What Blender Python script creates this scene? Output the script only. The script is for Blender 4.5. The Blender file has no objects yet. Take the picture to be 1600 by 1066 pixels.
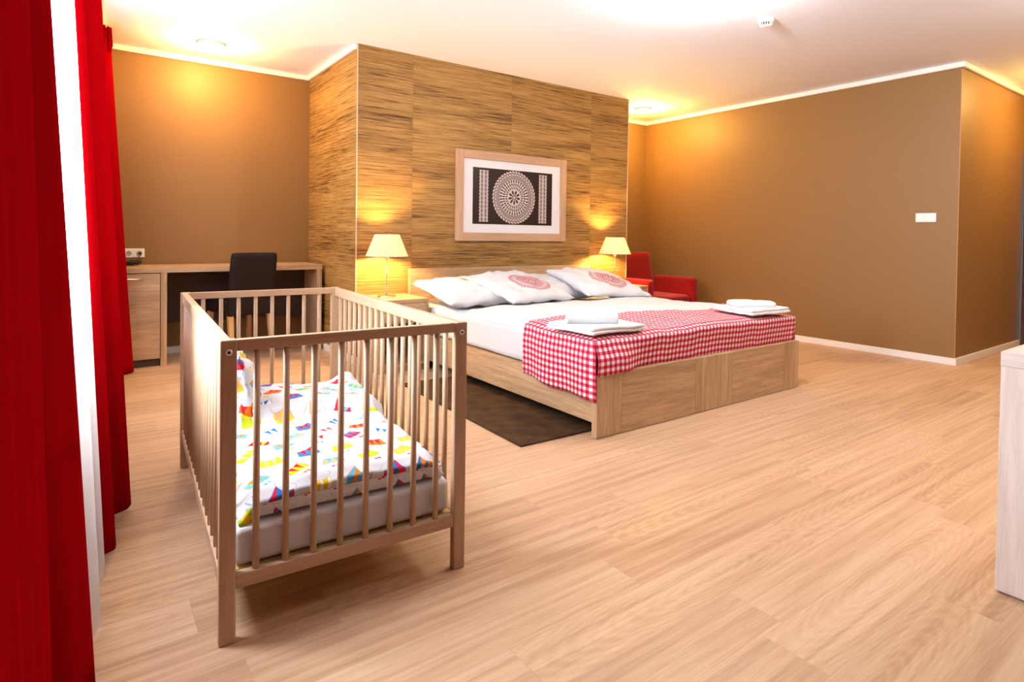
import bpy, bmesh, math, random
from mathutils import Vector, Matrix, noise
random.seed(7)
S = bpy.context.scene
COL = S.collection
rad = math.radians

# ------------------------------------------------------------------ camera, world, exposure
F_PX, CX, CY = 922.83, 800.0, 383.12
yaw, pit, rol = rad(35.7146), rad(.9302), rad(.773)
Fw = Vector((math.sin(yaw)*math.cos(pit), math.cos(yaw)*math.cos(pit), -math.sin(pit)))
R0 = Vector((math.cos(yaw), -math.sin(yaw), 0)); U0 = R0.cross(Fw)
Rv = R0*math.cos(rol)+U0*math.sin(rol); Uv = -R0*math.sin(rol)+U0*math.cos(rol)
cd = bpy.data.cameras.new('camera'); cam = bpy.data.objects.new('camera', cd); COL.objects.link(cam)
m = Matrix((Rv, Uv, -Fw)).transposed().to_4x4(); m.translation = Vector((0, 0, 1.1348)); cam.matrix_world = m
cd.sensor_width = 36; cd.lens = F_PX/1600*36; cd.shift_x = (800-CX)/1600; cd.shift_y = (CY-533)/1600
cd.clip_start = .02; S.camera = cam
w = bpy.data.worlds.new('world'); S.world = w; w.use_nodes = True
w.node_tree.nodes['Background'].inputs[0].default_value = (.82, .91, 1, 1)
w.node_tree.nodes['Background'].inputs[1].default_value = 3.0
S.view_settings.view_transform = 'Standard'; S.view_settings.look = 'None'; S.view_settings.gamma = 1
S.view_settings.exposure = -0.42

WDIR = Vector((math.sin(math.atan(.04)), math.cos(math.atan(.04)), 0)); WN = Vector((WDIR.y, -WDIR.x, 0))
def WP(s, d, z):                      # point by the slightly slanting window wall: along it, into the room, height
    p = Vector((-.30, 0, 0))+WDIR*s+WN*d; return Vector((p.x, p.y, z))

def area(name, loc, sx, sy, power, col, direction):
    l = bpy.data.lights.new(name, 'AREA'); l.shape = 'RECTANGLE'; l.size = sx; l.size_y = sy; l.energy = power; l.color = col
    o = bpy.data.objects.new(name, l); COL.objects.link(o); o.location = loc
    o.rotation_euler = Vector(direction).to_track_quat('-Z', 'Y').to_euler(); return o
DAY = (.80, .90, 1.0)
WINDOWS = [(1.95, 2.95), (3.3, 5.15)]      # spans along the window wall
DAYW = [1000, 150]
for (a, b), pw in zip(WINDOWS, DAYW):
    area('daylight', WP((a+b)/2, -.34, 1.73), b-a, 1.6, pw, DAY, WN)

# ------------------------------------------------------------------ node helper
class NT:
    def __init__(s, name):
        s.m = bpy.data.materials.new(name); s.m.use_nodes = True; s.t = s.m.node_tree; s.t.nodes.clear()
        s.out = s.t.nodes.new('ShaderNodeOutputMaterial')
    def n(s, typ, **kw):
        x = s.t.nodes.new(typ)
        for k, v in kw.items(): setattr(x, k, v)
        return x
    def L(s, a, b): s.t.links.new(a, b)
    def put(s, sock, v):
        if hasattr(v, 'is_output') or isinstance(v, bpy.types.NodeSocket): s.L(v, sock)
        else: sock.default_value = v
    def M(s, op, a, b=0.0, c=0.0):
        x = s.n('ShaderNodeMath', operation=op)
        s.put(x.inputs[0], a)
        if len(x.inputs) > 1: s.put(x.inputs[1], b)
        if len(x.inputs) > 2: s.put(x.inputs[2], c)
        return x.outputs[0]
    def obj(s): return s.n('ShaderNodeTexCoord').outputs['Object']
    def uv(s): return s.n('ShaderNodeTexCoord').outputs['UV']
    def sep(s, v):
        x = s.n('ShaderNodeSeparateXYZ'); s.L(v, x.inputs[0]); return x.outputs[0], x.outputs[1], x.outputs[2]
    def comb(s, a, b, c=0.0):
        x = s.n('ShaderNodeCombineXYZ'); s.put(x.inputs[0], a); s.put(x.inputs[1], b); s.put(x.inputs[2], c); return x.outputs[0]
    def scale(s, v, sc, loc=(0, 0, 0)):
        x = s.n('ShaderNodeMapping'); s.L(v, x.inputs[0]); x.inputs['Scale'].default_value = sc; x.inputs['Location'].default_value = loc; return x.outputs[0]
    def noise(s, v, sc=5, det=4, rough=.55, dist=0):
        x = s.n('ShaderNodeTexNoise'); s.L(v, x.inputs['Vector']); x.inputs['Scale'].default_value = sc
        x.inputs['Detail'].default_value = det; x.inputs['Roughness'].default_value = rough; x.inputs['Distortion'].default_value = dist
        return x.outputs[0]
    def ramp(s, f, stops):
        x = s.n('ShaderNodeValToRGB'); s.L(f, x.inputs[0]); e = x.color_ramp.elements
        while len(e) < len(stops): e.new(.5)
        for q, (p, c) in zip(e, stops): q.position = p; q.color = (*c, 1)
        return x.outputs[0]
    def mix(s, f, a, b, mode='MIX'):
        x = s.n('ShaderNodeMix', data_type='RGBA', blend_type=mode); s.put(x.inputs[0], f)
        for i, v in ((6, a), (7, b)):
            if isinstance(v, tuple): v = (*v, 1) if len(v) == 3 else v
            s.put(x.inputs[i], v)
        return x.outputs[2]
    def white(s, v):
        x = s.n('ShaderNodeTexWhiteNoise', noise_dimensions='3D'); s.L(v, x.inputs[0]); return x.outputs[0]
    def bsdf(s, col, rough=.6, bump=None, bs=.2, bd=.002, metal=0, spec=.5, **kw):
        b = s.n('ShaderNodeBsdfPrincipled')
        if isinstance(col, tuple): col = (*col, 1)
        s.put(b.inputs['Base Color'], col); s.put(b.inputs['Roughness'], rough); b.inputs['Metallic'].default_value = metal
        b.inputs['Specular IOR Level'].default_value = spec
        for k, v in kw.items(): b.inputs[k].default_value = v
        if bump is not None:
            q = s.n('ShaderNodeBump'); q.inputs['Strength'].default_value = bs; q.inputs['Distance'].default_value = bd
            s.L(bump, q.inputs['Height']); s.L(q.outputs[0], b.inputs['Normal'])
        return b.outputs[0]
    def end(s, sh): s.L(sh, s.out.inputs[0]); return s.m

def simple(name, col, rough=.6, **kw):
    t = NT(name); return t.end(t.bsdf(col, rough, **kw))

# ------------------------------------------------------------------ materials
def oak(axis, name, light=(.58, .38, .21), dark=(.33, .19, .095)):
    t = NT(name); v = t.obj()
    sc = [26, 26, 26]; sc['xyz'.index(axis)] = 1.6
    g = t.noise(t.scale(v, tuple(sc)), 1.6, 6, .62, .4)
    sc2 = [150, 150, 150]; sc2['xyz'.index(axis)] = 9
    f = t.noise(t.scale(v, tuple(sc2)), 1.5, 2, .6)
    sc3 = [7, 7, 7]; sc3['xyz'.index(axis)] = 1.0
    big = t.noise(t.scale(v, tuple(sc3), (3, 1, 7)), 1, 2, .5, .6)
    a = t.M('ADD', t.M('MULTIPLY', g, .6), t.M('ADD', t.M('MULTIPLY', f, .25), t.M('MULTIPLY', big, .3)))
    c = t.ramp(a, [(.42, dark), (.56, tuple((p+q)/2 for p, q in zip(light, dark))), (.68, light)])
    return t.end(t.bsdf(c, .5, a, .15, .001))
OAK = {a: oak(a, 'oak_grain_'+a) for a in 'xyz'}
BEECH = {a: oak(a, 'beech_grain_'+a, (.52, .34, .205), (.40, .245, .135)) for a in 'xyz'}

def mat_floor():
    t = NT('floor_planks'); x, y, z = t.sep(t.obj())
    PW, PL = .185, 1.28
    row = t.M('FLOOR', t.M('DIVIDE', y, PW))
    off = t.M('MULTIPLY', t.white(t.comb(row, 3.0)), PL)
    xx = t.M('DIVIDE', t.M('ADD', x, off), PL)
    col = t.M('FLOOR', xx)
    rnd = t.white(t.comb(row, col, 1.0)); rnd2 = t.white(t.comb(col, row, 5.0))
    fy = t.M('FRACT', t.M('DIVIDE', y, PW)); fx = t.M('FRACT', xx)
    # grain, shifted for every plank
    gv = t.comb(t.M('ADD', x, t.M('MULTIPLY', rnd, 37)), t.M('ADD', y, t.M('MULTIPLY', rnd2, 11)), rnd)
    g1 = t.noise(t.scale(gv, (.8, 24, 1)), 1.3, 5, .6, .35)
    g2 = t.noise(t.scale(gv, (9, 190, 1)), 1, 3, .6)
    cath = t.n('ShaderNodeTexWave', wave_type='RINGS', rings_direction='Z')
    cv = t.comb(t.M('ADD', t.M('MULTIPLY', t.M('SUBTRACT', fx, t.M('ADD', .2, t.M('MULTIPLY', rnd, .6))), 1.6), 0.0),
                t.M('MULTIPLY', t.M('SUBTRACT', fy, t.M('ADD', .3, t.M('MULTIPLY', rnd2, .4))), 1.5), 0.0)
    t.L(cv, cath.inputs[0]); cath.inputs['Scale'].default_value = 3.2; cath.inputs['Distortion'].default_value = 5; cath.inputs['Detail'].default_value = 3; cath.inputs['Detail Scale'].default_value = 1.6
    cm = t.M('MULTIPLY', cath.outputs[1], t.M('GREATER_THAN', rnd, .45))
    a = t.M('ADD', t.M('MULTIPLY', g1, .62), t.M('ADD', t.M('MULTIPLY', g2, .22), t.M('ADD', t.M('MULTIPLY', rnd2, .095), t.M('MULTIPLY', cm, .055))))
    c = t.ramp(a, [(.32, (.41, .235, .13)), (.48, (.555, .35, .205)), (.64, (.66, .46, .295))])
    e1 = t.M('LESS_THAN', fy, .010); e2 = t.M('LESS_THAN', fx, .0016)
    edge = t.M('MAXIMUM', e1, e2)
    c = t.mix(t.M('MULTIPLY', edge, .25), c, (.25, .14, .08))
    r = t.M('ADD', .36, t.M('MULTIPLY', g2, .14))
    return t.end(t.bsdf(c, r, t.M('SUBTRACT', a, edge), .12, .0012, spec=.42))
FLOOR = mat_floor()

def mat_paint(name, col, v=.06):
    t = NT(name); o = t.obj()
    f = t.noise(t.scale(o, (90, 90, 260)), 1, 3, .6); b = t.noise(o, 1.1, 3)
    k = t.M('ADD', 1-v, t.M('MULTIPLY', t.M('ADD', f, b), v))
    c = t.mix(1.0, col, t.comb(k, k, k), 'MULTIPLY')
    return t.end(t.bsdf(c, .5, f, .12, .0008, spec=.4))
BROWN = mat_paint('ochre_brown_paint', (.255, .135, .042))
WHITE = simple('white_ceiling_paint', (.84, .88, .95), .8)
TRIM = simple('white_trim_paint', (.88, .86, .83), .5)

def mat_grass():
    t = NT('grasscloth_wallpaper'); x, y, z = t.sep(t.obj())
    h = t.M('ADD', x, y)
    panel = t.M('FLOOR', t.M('DIVIDE', t.M('SUBTRACT', x, .195), 1.1075)); pr = t.white(t.comb(panel, 2.0))
    v = t.comb(t.M('ADD', h, t.M('MULTIPLY', pr, 13)), t.M('ADD', z, t.M('MULTIPLY', pr, 5)), 0.0)
    s1 = t.noise(t.scale(v, (1.7, 95, 1)), 1, 5, .66, .25)
    s2 = t.noise(t.scale(v, (4.5, 260, 1), (5, 3, 0)), 1, 3, .65)
    s3 = t.noise(t.scale(v, (.7, 6, 1), (1, 8, 0)), 1, 2, .5)
    a = t.M('ADD', t.M('MULTIPLY', s1, .5), t.M('ADD', t.M('MULTIPLY', s2, .38), t.M('MULTIPLY', s3, .2)))
    c = t.ramp(a, [(.43, (.04, .018, .005)), (.48, (.15, .072, .018)), (.53, (.31, .165, .042)), (.63, (.46, .27, .085))])
    seam = t.M('LESS_THAN', t.M('FRACT', t.M('DIVIDE', t.M('SUBTRACT', x, .195), 1.1075)), .003)
    c = t.mix(t.M('MULTIPLY', seam, .4), c, (.2, .1, .04))
    return t.end(t.bsdf(c, .6, a, .35, .003, spec=.3))
GRASS = mat_grass()

def mat_curtain(name, col, tr, trans):
    t = NT(name); f = t.noise(t.scale(t.obj(), (600, 600, 600)), 1, 2)
    d = t.bsdf(col, .9, f, .1, .0005, spec=0.0)
    q = t.n('ShaderNodeBsdfTranslucent'); q.inputs[0].default_value = (*trans, 1)
    mx = t.n('ShaderNodeMixShader'); mx.inputs[0].default_value = tr; t.L(d, mx.inputs[1]); t.L(q.outputs[0], mx.inputs[2])
    return t, mx.outputs[0]
_t, _s = mat_curtain('red_curtain_cloth', (.30, .001, .003), .12, (.75, .012, .04)); RED = _t.end(_s)
_t, _s = mat_curtain('sheer_voile', (.85, .86, .87), .45, (.9, .92, .95))
_tp = _t.n('ShaderNodeBsdfTransparent'); _mx = _t.n('ShaderNodeMixShader'); _mx.inputs[0].default_value = .42
_t.L(_s, _mx.inputs[1]); _t.L(_tp.outputs[0], _mx.inputs[2]); SHEER = _t.end(_mx.outputs[0])
def mat_cloth(name, col, sc=900):
    t = NT(name); f = t.noise(t.scale(t.obj(), (sc, sc, sc)), 1, 2); g = t.noise(t.obj(), 9, 4, .5)
    return t.end(t.bsdf(col, .85, t.M('ADD', f, t.M('MULTIPLY', g, 2)), .12, .002, spec=.15, **{'Sheen Weight': .15}))
LINEN = mat_cloth('white_bed_linen', (.66, .665, .69))
TOWEL = mat_cloth('white_terry', (.76, .76, .77), 350)
REDFAB = mat_cloth('red_upholstery', (.27, .002, .003), 500)
LEATHER = simple('dark_brown_leather', (.010, .004, .003), .6, spec=.25)
CHROME = simple('brushed_nickel', (.72, .68, .62), .25, metal=1)
STEEL = simple('steel', (.75, .76, .78), .3, metal=1)
PLASTIC = simple('white_plastic', (.88, .87, .84), .35)
BLACK = simple('black_plastic', (.01, .01, .01), .4)
HOLE = simple('dark_hole', (.02, .02, .02), .8)
DESKSHADE = simple('desk_shade_brown', (.045, .02, .012), .6)  # modesty panel colour, with the deep shade under the desk painted in
DARKEDGE = simple('dark_plinth', (.06, .035, .02), .6)
CHAIRLEG = oak('z', 'honey_beech_leg', (.55, .33, .14), (.42, .23, .09))
DOORM = oak('z', 'walnut_door', (.11, .045, .022), (.06, .024, .012))
def mat_rug():
    t = NT('brown_rug_pile'); o = t.obj(); a = t.noise(o, 9, 4); b = t.noise(o, 420, 2)
    c = t.ramp(t.M('ADD', t.M('MULTIPLY', a, .6), t.M('MULTIPLY', b, .4)), [(.35, (.035, .017, .008)), (.65, (.095, .052, .024))])
    return t.end(t.bsdf(c, .95, b, .6, .004, spec=.1))
RUG = mat_rug()
def mat_shade():
    t = NT('lampshade_fabric'); d = t.bsdf((.85, .78, .66), .8)
    q = t.n('ShaderNodeBsdfTranslucent'); q.inputs[0].default_value = (.95, .88, .74, 1)
    mx = t.n('ShaderNodeMixShader'); mx.inputs[0].default_value = .55; t.L(d, mx.inputs[1]); t.L(q.outputs[0], mx.inputs[2])
    return t.end(mx.outputs[0])
SHADE = mat_shade()
def emis(name, col, st):
    t = NT(name); e = t.n('ShaderNodeEmission'); e.inputs[0].default_value = (*col, 1); e.inputs[1].default_value = st; return t.end(e.outputs[0])
BULB = emis('lit_bulb', (1, .58, .19), 2600)
OPAL = emis('lit_opal_glass', (1, .95, .88), 30)
OPALW = emis('lit_warm_opal_glass', (1, .56, .17), 90)
def mat_glass():
    t = NT('window_glass'); g = t.n('ShaderNodeBsdfGlossy'); g.inputs['Roughness'].default_value = .02
    tp = t.n('ShaderNodeBsdfTransparent'); mx = t.n('ShaderNodeMixShader'); mx.inputs[0].default_value = .05
    t.L(tp.outputs[0], mx.inputs[1]); t.L(g.outputs[0], mx.inputs[2]); return t.end(mx.outputs[0])
GLASS = mat_glass()

def mat_gingham():
    t = NT('red_gingham'); u, v, _ = t.sep(t.uv()); P = .037
    a = t.M('LESS_THAN', t.M('FRACT', t.M('DIVIDE', u, P)), .5); b = t.M('LESS_THAN', t.M('FRACT', t.M('DIVIDE', v, P)), .5)
    s = t.M('MULTIPLY', t.M('ADD', a, b), .5)
    c = t.ramp(s, [(0, (.80, .76, .77)), (.5, (.62, .12, .17)), (1, (.42, .004, .028))])
    return t.end(t.bsdf(c, .8, t.noise(t.scale(t.uv(), (900, 900, 1)), 1, 2), .1, .0006, spec=.15))
GING = mat_gingham()

def doily(t, x, y, R):
    """lace roundel mask in 0..1 from local coordinates, radius R"""
    r = t.M('DIVIDE', t.M('SQRT', t.M('ADD', t.M('MULTIPLY', x, x), t.M('MULTIPLY', y, y))), R)
    th = t.M('ARCTAN2', y, x)
    def band(lo, hi): return t.M('MULTIPLY', t.M('GREATER_THAN', r, lo), t.M('LESS_THAN', r, hi))
    def pet(n, ph=0.0): return t.M('SINE', t.M('ADD', t.M('MULTIPLY', th, float(n)), ph))
    # scalloped outline and outer chain
    edge = t.M('LESS_THAN', r, t.M('ADD', .965, t.M('MULTIPLY', t.M('ABSOLUTE', pet(22)), .045)))
    outer = t.M('MULTIPLY', band(.86, 1.05), t.M('GREATER_THAN', t.M('ABSOLUTE', t.M('SUBTRACT', t.M('ADD', r, t.M('MULTIPLY', pet(44), .03)), .915)), .022))
    ground = t.M('MULTIPLY', band(.68, .86), .45)
    def ring(lo, hi, n, thr):
        mid = (lo+hi)/2; k = 2.2/(hi-lo)
        q = t.M('ADD', pet(n), t.M('MULTIPLY', t.M('ABSOLUTE', t.M('SUBTRACT', r, mid)), k))
        return t.M('MULTIPLY', band(lo, hi), t.M('GREATER_THAN', q, thr))
    rings = None
    for a in (outer, ground, ring(.56, .68, 34, .25), ring(.44, .56, 34, .35), ring(.31, .42, 26, .3), band(.27, .31), band(.42, .435), band(.55, .565), band(.855, .87),
              ring(.08, .27, 9, .55), band(0, .055)):
        rings = a if rings is None else t.M('MAXIMUM', rings, a)
    return t.M('MULTIPLY', rings, edge)
def mat_pillow():
    t = NT('pillowcase_with_red_roundel'); u, v, z = t.sep(t.uv())
    mk = doily(t, t.M('SUBTRACT', u, .03), t.M('ADD', v, .10), .19)
    r2 = t.M('LESS_THAN', t.M('ADD', t.M('MULTIPLY', t.M('SUBTRACT', u, .03), t.M('SUBTRACT', u, .03)), t.M('MULTIPLY', t.M('ADD', v, .10), t.M('ADD', v, .10))), .0345)
    mk = t.M('MAXIMUM', t.M('MULTIPLY', mk, .95), t.M('MULTIPLY', r2, .22))
    c = t.mix(mk, (.66, .66, .68), (.40, .085, .10))
    return t.end(t.bsdf(c, .85, t.noise(t.obj(), 9, 4), .12, .003, spec=.15))
PILLOWP = mat_pillow()
def mat_print():
    t = NT('dark_lace_print'); x, _, z = t.sep(t.obj())
    mk = doily(t, t.M('ADD', x, .0), z, .268)
    for cx in (-.372, .372):
        dx = t.M('SUBTRACT', x, cx); ax = t.M('ABSOLUTE', dx)
        inb = t.M('LESS_THAN', ax, t.M('ADD', .046, t.M('MULTIPLY', t.M('ABSOLUTE', t.M('SINE', t.M('MULTIPLY', z, 95))), .008)))
        hole = t.M('GREATER_THAN', t.M('ABSOLUTE', t.M('SUBTRACT', ax, .022)), t.M('ADD', .003, t.M('MULTIPLY', t.M('ABSOLUTE', t.M('SINE', t.M('MULTIPLY', z, 75))), .009)))
        zb = t.M('LESS_THAN', t.M('ABSOLUTE', z), .255)
        mk = t.M('MAXIMUM', mk, t.M('MULTIPLY', zb, t.M('MULTIPLY', inb, t.M('ADD', .25, t.M('MULTIPLY', hole, .6)))))
    c = t.mix(mk, (.026, .013, .009), (.62, .52, .48))
    return t.end(t.bsdf(c, .35, spec=.4))
PRINT = mat_print()

def mat_drums():
    t = NT('drum_print_cotton'); u, v, _ = t.sep(t.uv()); acc = None
    base = (.66, .67, .70)
    col = t.mix(0.0, base, base)
    def layer(col, C, ox, oy, seed):
        cu = t.M('DIVIDE', t.M('ADD', u, ox), C); cv = t.M('DIVIDE', t.M('ADD', v, oy), C*.8)
        row = t.M('FLOOR', cv); cu = t.M('ADD', cu, t.M('MULTIPLY', t.M('FRACT', t.M('MULTIPLY', row, .5)), 1.0))
        cl = t.M('FLOOR', cu)
        r1 = t.white(t.comb(cl, row, seed)); r2 = t.white(t.comb(row, cl, seed+3)); r3 = t.white(t.comb(cl, row, seed+9))
        lx = t.M('MULTIPLY', t.M('SUBTRACT', t.M('FRACT', cu), .5), C); ly = t.M('MULTIPLY', t.M('SUBTRACT', t.M('FRACT', cv), .5), C*.8)
        an = t.M('MULTIPLY', t.M('SUBTRACT', r1, .5), 1.5); cs = t.M('COSINE', an); sn = t.M('SINE', an)
        x = t.M('SUBTRACT', t.M('MULTIPLY', lx, cs), t.M('MULTIPLY', ly, sn)); y = t.M('ADD', t.M('MULTIPLY', lx, sn), t.M('MULTIPLY', ly, cs))
        hx = C*.33; hy = C*.23
        yc = t.M('SUBTRACT', y, t.M('MULTIPLY', t.M('MULTIPLY', x, x), 4.5))
        wid = t.M('SUBTRACT', hx, t.M('MULTIPLY', t.M('ADD', yc, hy), .25))
        body = t.M('MULTIPLY', t.M('LESS_THAN', t.M('ABSOLUTE', x), wid), t.M('LESS_THAN', t.M('ABSOLUTE', yc), hy))
        tri = t.M('ABSOLUTE', t.M('SUBTRACT', t.M('MULTIPLY', t.M('FRACT', t.M('DIVIDE', x, hx*.62)), 2.0), 1.0))
        zig = t.M('GREATER_THAN', tri, t.M('ADD', .5, t.M('MULTIPLY', yc, .5/hy)))
        pal = [tuple(q*.8 for q in p) for p in [(.85, .02, .02), (.9, .22, .01), (.95, .62, .02), (.02, .22, .65), (.10, .48, .75), (.45, .62, .03), (.75, .02, .05), (.9, .45, .25)]]
        def palette(r):
            xr = t.n('ShaderNodeValToRGB'); t.L(r, xr.inputs[0]); xr.color_ramp.interpolation = 'CONSTANT'; e = xr.color_ramp.elements
            while len(e) < len(pal): e.new(.5)
            for i, p in enumerate(pal): e[i].position = i/len(pal); e[i].color = (*p, 1)
            return xr.outputs[0]
        light = t.mix(t.M('GREATER_THAN', r3, .86), palette(t.M('FRACT', t.M('ADD', r2, .37))), (.85, .8, .72))
        dc = t.mix(zig, palette(r2), light)
        col = t.mix(body, col, dc)
        # thin outline of the drum head and two mallet balls
        ey = t.M('DIVIDE', t.M('SUBTRACT', yc, hy), .32); d = t.M('SQRT', t.M('ADD', t.M('MULTIPLY', x, x), t.M('MULTIPLY', ey, ey)))
        head = t.M('LESS_THAN', t.M('ABSOLUTE', t.M('SUBTRACT', d, hx*.84)), .0012)
        headf = t.M('LESS_THAN', d, hx*.84)
        col = t.mix(headf, col, base); col = t.mix(t.M('MULTIPLY', head, .6), col, (.2, .2, .25))
        for k in (-.07, .05):
            bx = t.M('SUBTRACT', x, C*k); by = t.M('ADD', y, C*.40)
            ball = t.M('LESS_THAN', t.M('ADD', t.M('MULTIPLY', bx, bx), t.M('MULTIPLY', by, by)), .000035)
            col = t.mix(ball, col, palette(r3))
        return col
    col = layer(col, .118, 0, 0, 1.0)
    return t.end(t.bsdf(col, .85, t.noise(t.obj(), 14, 3), .15, .003, spec=.1))
DRUMS = mat_drums()

# ------------------------------------------------------------------ mesh helpers
def new_obj(name, bm, mat, parent=None, loc=None, smooth=False, bevel=0, bseg=2, rot=None):
    me = bpy.data.meshes.new(name)
    bmesh.ops.recalc_face_normals(bm, faces=bm.faces)
    bm.to_mesh(me); bm.free()
    for mm in (mat if isinstance(mat, (list, tuple)) else [mat]): me.materials.append(mm)
    if smooth:
        for p in me.polygons: p.use_smooth = True
    o = bpy.data.objects.new(name, me); COL.objects.link(o)
    if parent: o.parent = parent
    if loc is not None: o.location = loc
    if rot is not None: o.rotation_euler = rot
    if bevel:
        b = o.modifiers.new('bevel', 'BEVEL'); b.width = bevel; b.segments = bseg; b.limit_method = 'ANGLE'; b.angle_limit = rad(40)
        b.harden_normals = False
    return o
def bbox(bm, x0, x1, y0, y1, z0, z1, mi=0):
    v = [bm.verts.new((x, y, z)) for z in (z0, z1) for y in (y0, y1) for x in (x0, x1)]
    for f in ((0, 2, 3, 1), (4, 5, 7, 6), (0, 1, 5, 4), (2, 6, 7, 3), (0, 4, 6, 2), (1, 3, 7, 5)):
        q = bm.faces.new([v[i] for i in f]); q.material_index = mi
    return v
def box(name, b, mat, parent=None, bevel=.0015, **kw):
    bm = bmesh.new(); bbox(bm, *b); return new_obj(name, bm, mat, parent, bevel=bevel, **kw)
def lathe(bm, prof, seg=32, cx=0, cy=0, closed=False, mi=0):
    rings = []
    for r, z in prof: rings.append([bm.verts.new((cx+r*math.cos(2*math.pi*i/seg), cy+r*math.sin(2*math.pi*i/seg), z)) for i in range(seg)])
    for a, b in zip(rings, rings[1:]):
        for i in range(seg):
            f = bm.faces.new((a[i], a[(i+1) % seg], b[(i+1) % seg], b[i])); f.material_index = mi
    if not closed:
        for rr in (rings[0], rings[-1]):
            try: bm.faces.new(rr)
            except Exception: pass
    else:
        a, b = rings[-1], rings[0]
        for i in range(seg): bm.faces.new((a[i], a[(i+1) % seg], b[(i+1) % seg], b[i]))
    return rings
def tube(bm, pts, r, seg=8):
    pts = [Vector(p) for p in pts]; rings = []
    for i, p in enumerate(pts):
        d = (pts[min(i+1, len(pts)-1)]-pts[max(i-1, 0)]).normalized()
        a = d.orthogonal().normalized() if i == 0 else (rings_a-d*rings_a.dot(d)).normalized()
        rings_a = a; b = d.cross(a)
        rings.append([bm.verts.new(p+(a*math.cos(2*math.pi*k/seg)+b*math.sin(2*math.pi*k/seg))*r) for k in range(seg)])
    for q, s in zip(rings, rings[1:]):
        for k in range(seg): bm.faces.new((q[k], q[(k+1) % seg], s[(k+1) % seg], s[k]))
    bm.faces.new(rings[0]); bm.faces.new(rings[-1])
def surf(name, fn, nu, nv, mat, parent=None, uvf=None, thick=0, loc=None, rot=None, offset=-1, sub=0):
    """grid surface fn(i/nu, j/nv) -> point; uvf gives the cloth coordinates"""
    bm = bmesh.new(); vs = [[bm.verts.new(fn(i/nu, j/nv)) for j in range(nv+1)] for i in range(nu+1)]
    uvl = bm.loops.layers.uv.new('UVMap')
    for i in range(nu):
        for j in range(nv):
            f = bm.faces.new((vs[i][j], vs[i+1][j], vs[i+1][j+1], vs[i][j+1]))
            if uvf:
                for l, (a, b) in zip(f.loops, ((i, j), (i+1, j), (i+1, j+1), (i, j+1))): l[uvl].uv = uvf(a/nu, b/nv)
    me = bpy.data.meshes.new(name); bm.to_mesh(me); bm.free(); me.materials.append(mat)
    for p in me.polygons: p.use_smooth = True
    o = bpy.data.objects.new(name, me); COL.objects.link(o)
    if parent: o.parent = parent
    if loc is not None: o.location = loc
    if rot is not None: o.rotation_euler = rot
    if thick:
        s = o.modifiers.new('solid', 'SOLIDIFY'); s.thickness = thick; s.offset = offset
    return o
def tag(o, label, cat, group=None):
    o['label'] = label; o['category'] = cat
    if group: o['group'] = group
    return o
def thing(name, label, cat, loc=(0, 0, 0), rz=0, group=None):
    o = bpy.data.objects.new(name, None); COL.objects.link(o); o.location = loc; o.rotation_euler = (0, 0, rz)
    o.empty_display_size = .1
    return tag(o, label, cat, group)
def struct(name, bm, mat, parent=None, **kw):
    o = new_obj(name, bm, mat, parent, **kw)
    if parent is None: o['kind'] = 'structure'
    return o
def sbox(name, b, mat, parent=None, **kw):
    bm = bmesh.new(); bbox(bm, *b); return struct(name, bm, mat, parent, **kw)
def fbm(x, y, z=0, s=1.0, o=3):
    return sum(noise.noise(Vector((x*s*2**i, y*s*2**i, z+i*7.3)))/2**i for i in range(o))
def smooth01(t): t = max(0, min(1, t)); return t*t*(3-2*t)

# ------------------------------------------------------------------ room shell
ZC = 2.77; XBL, XBR, YB, YWL, YW, XR, YN, XE, YS = 1.885, 5.224, 4.93, 6.286, 5.75, 6.46, 2.007, 8.33, -3.2
sbox('floor', (-.9, XE+.3, YS-.2, YWL+.2, -.1, 0), FLOOR)
sbox('ceiling', (-.9, XE+.3, YS-.2, YWL+.2, ZC, ZC+.1), WHITE)
sbox('wall_back_left', (-.3, XBL+.05, YWL, YWL+.15, 0, ZC), BROWN)
sbox('wall_headboard', (XBL, XBR, YB, YWL-.001, 0, ZC), GRASS)
sbox('wall_back_right', (XBR, XR+.1, YW, YW+.15, 0, ZC), BROWN)
sbox('wall_right', (XR, XE+.15, YN, YW+.15, 0, ZC), BROWN)
sbox('wall_far_right_above_door', (XE, XE+.15, .98, YN, 2.13, ZC), BROWN)
sbox('wall_far_right', (XE, XE+.15, YS, .98, 0, ZC), BROWN)
sbox('wall_front', (-.6, XE+.15, YS-.15, YS, 0, ZC), simple('dark_brown_paint', (.07, .035, .015), .7))
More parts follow.
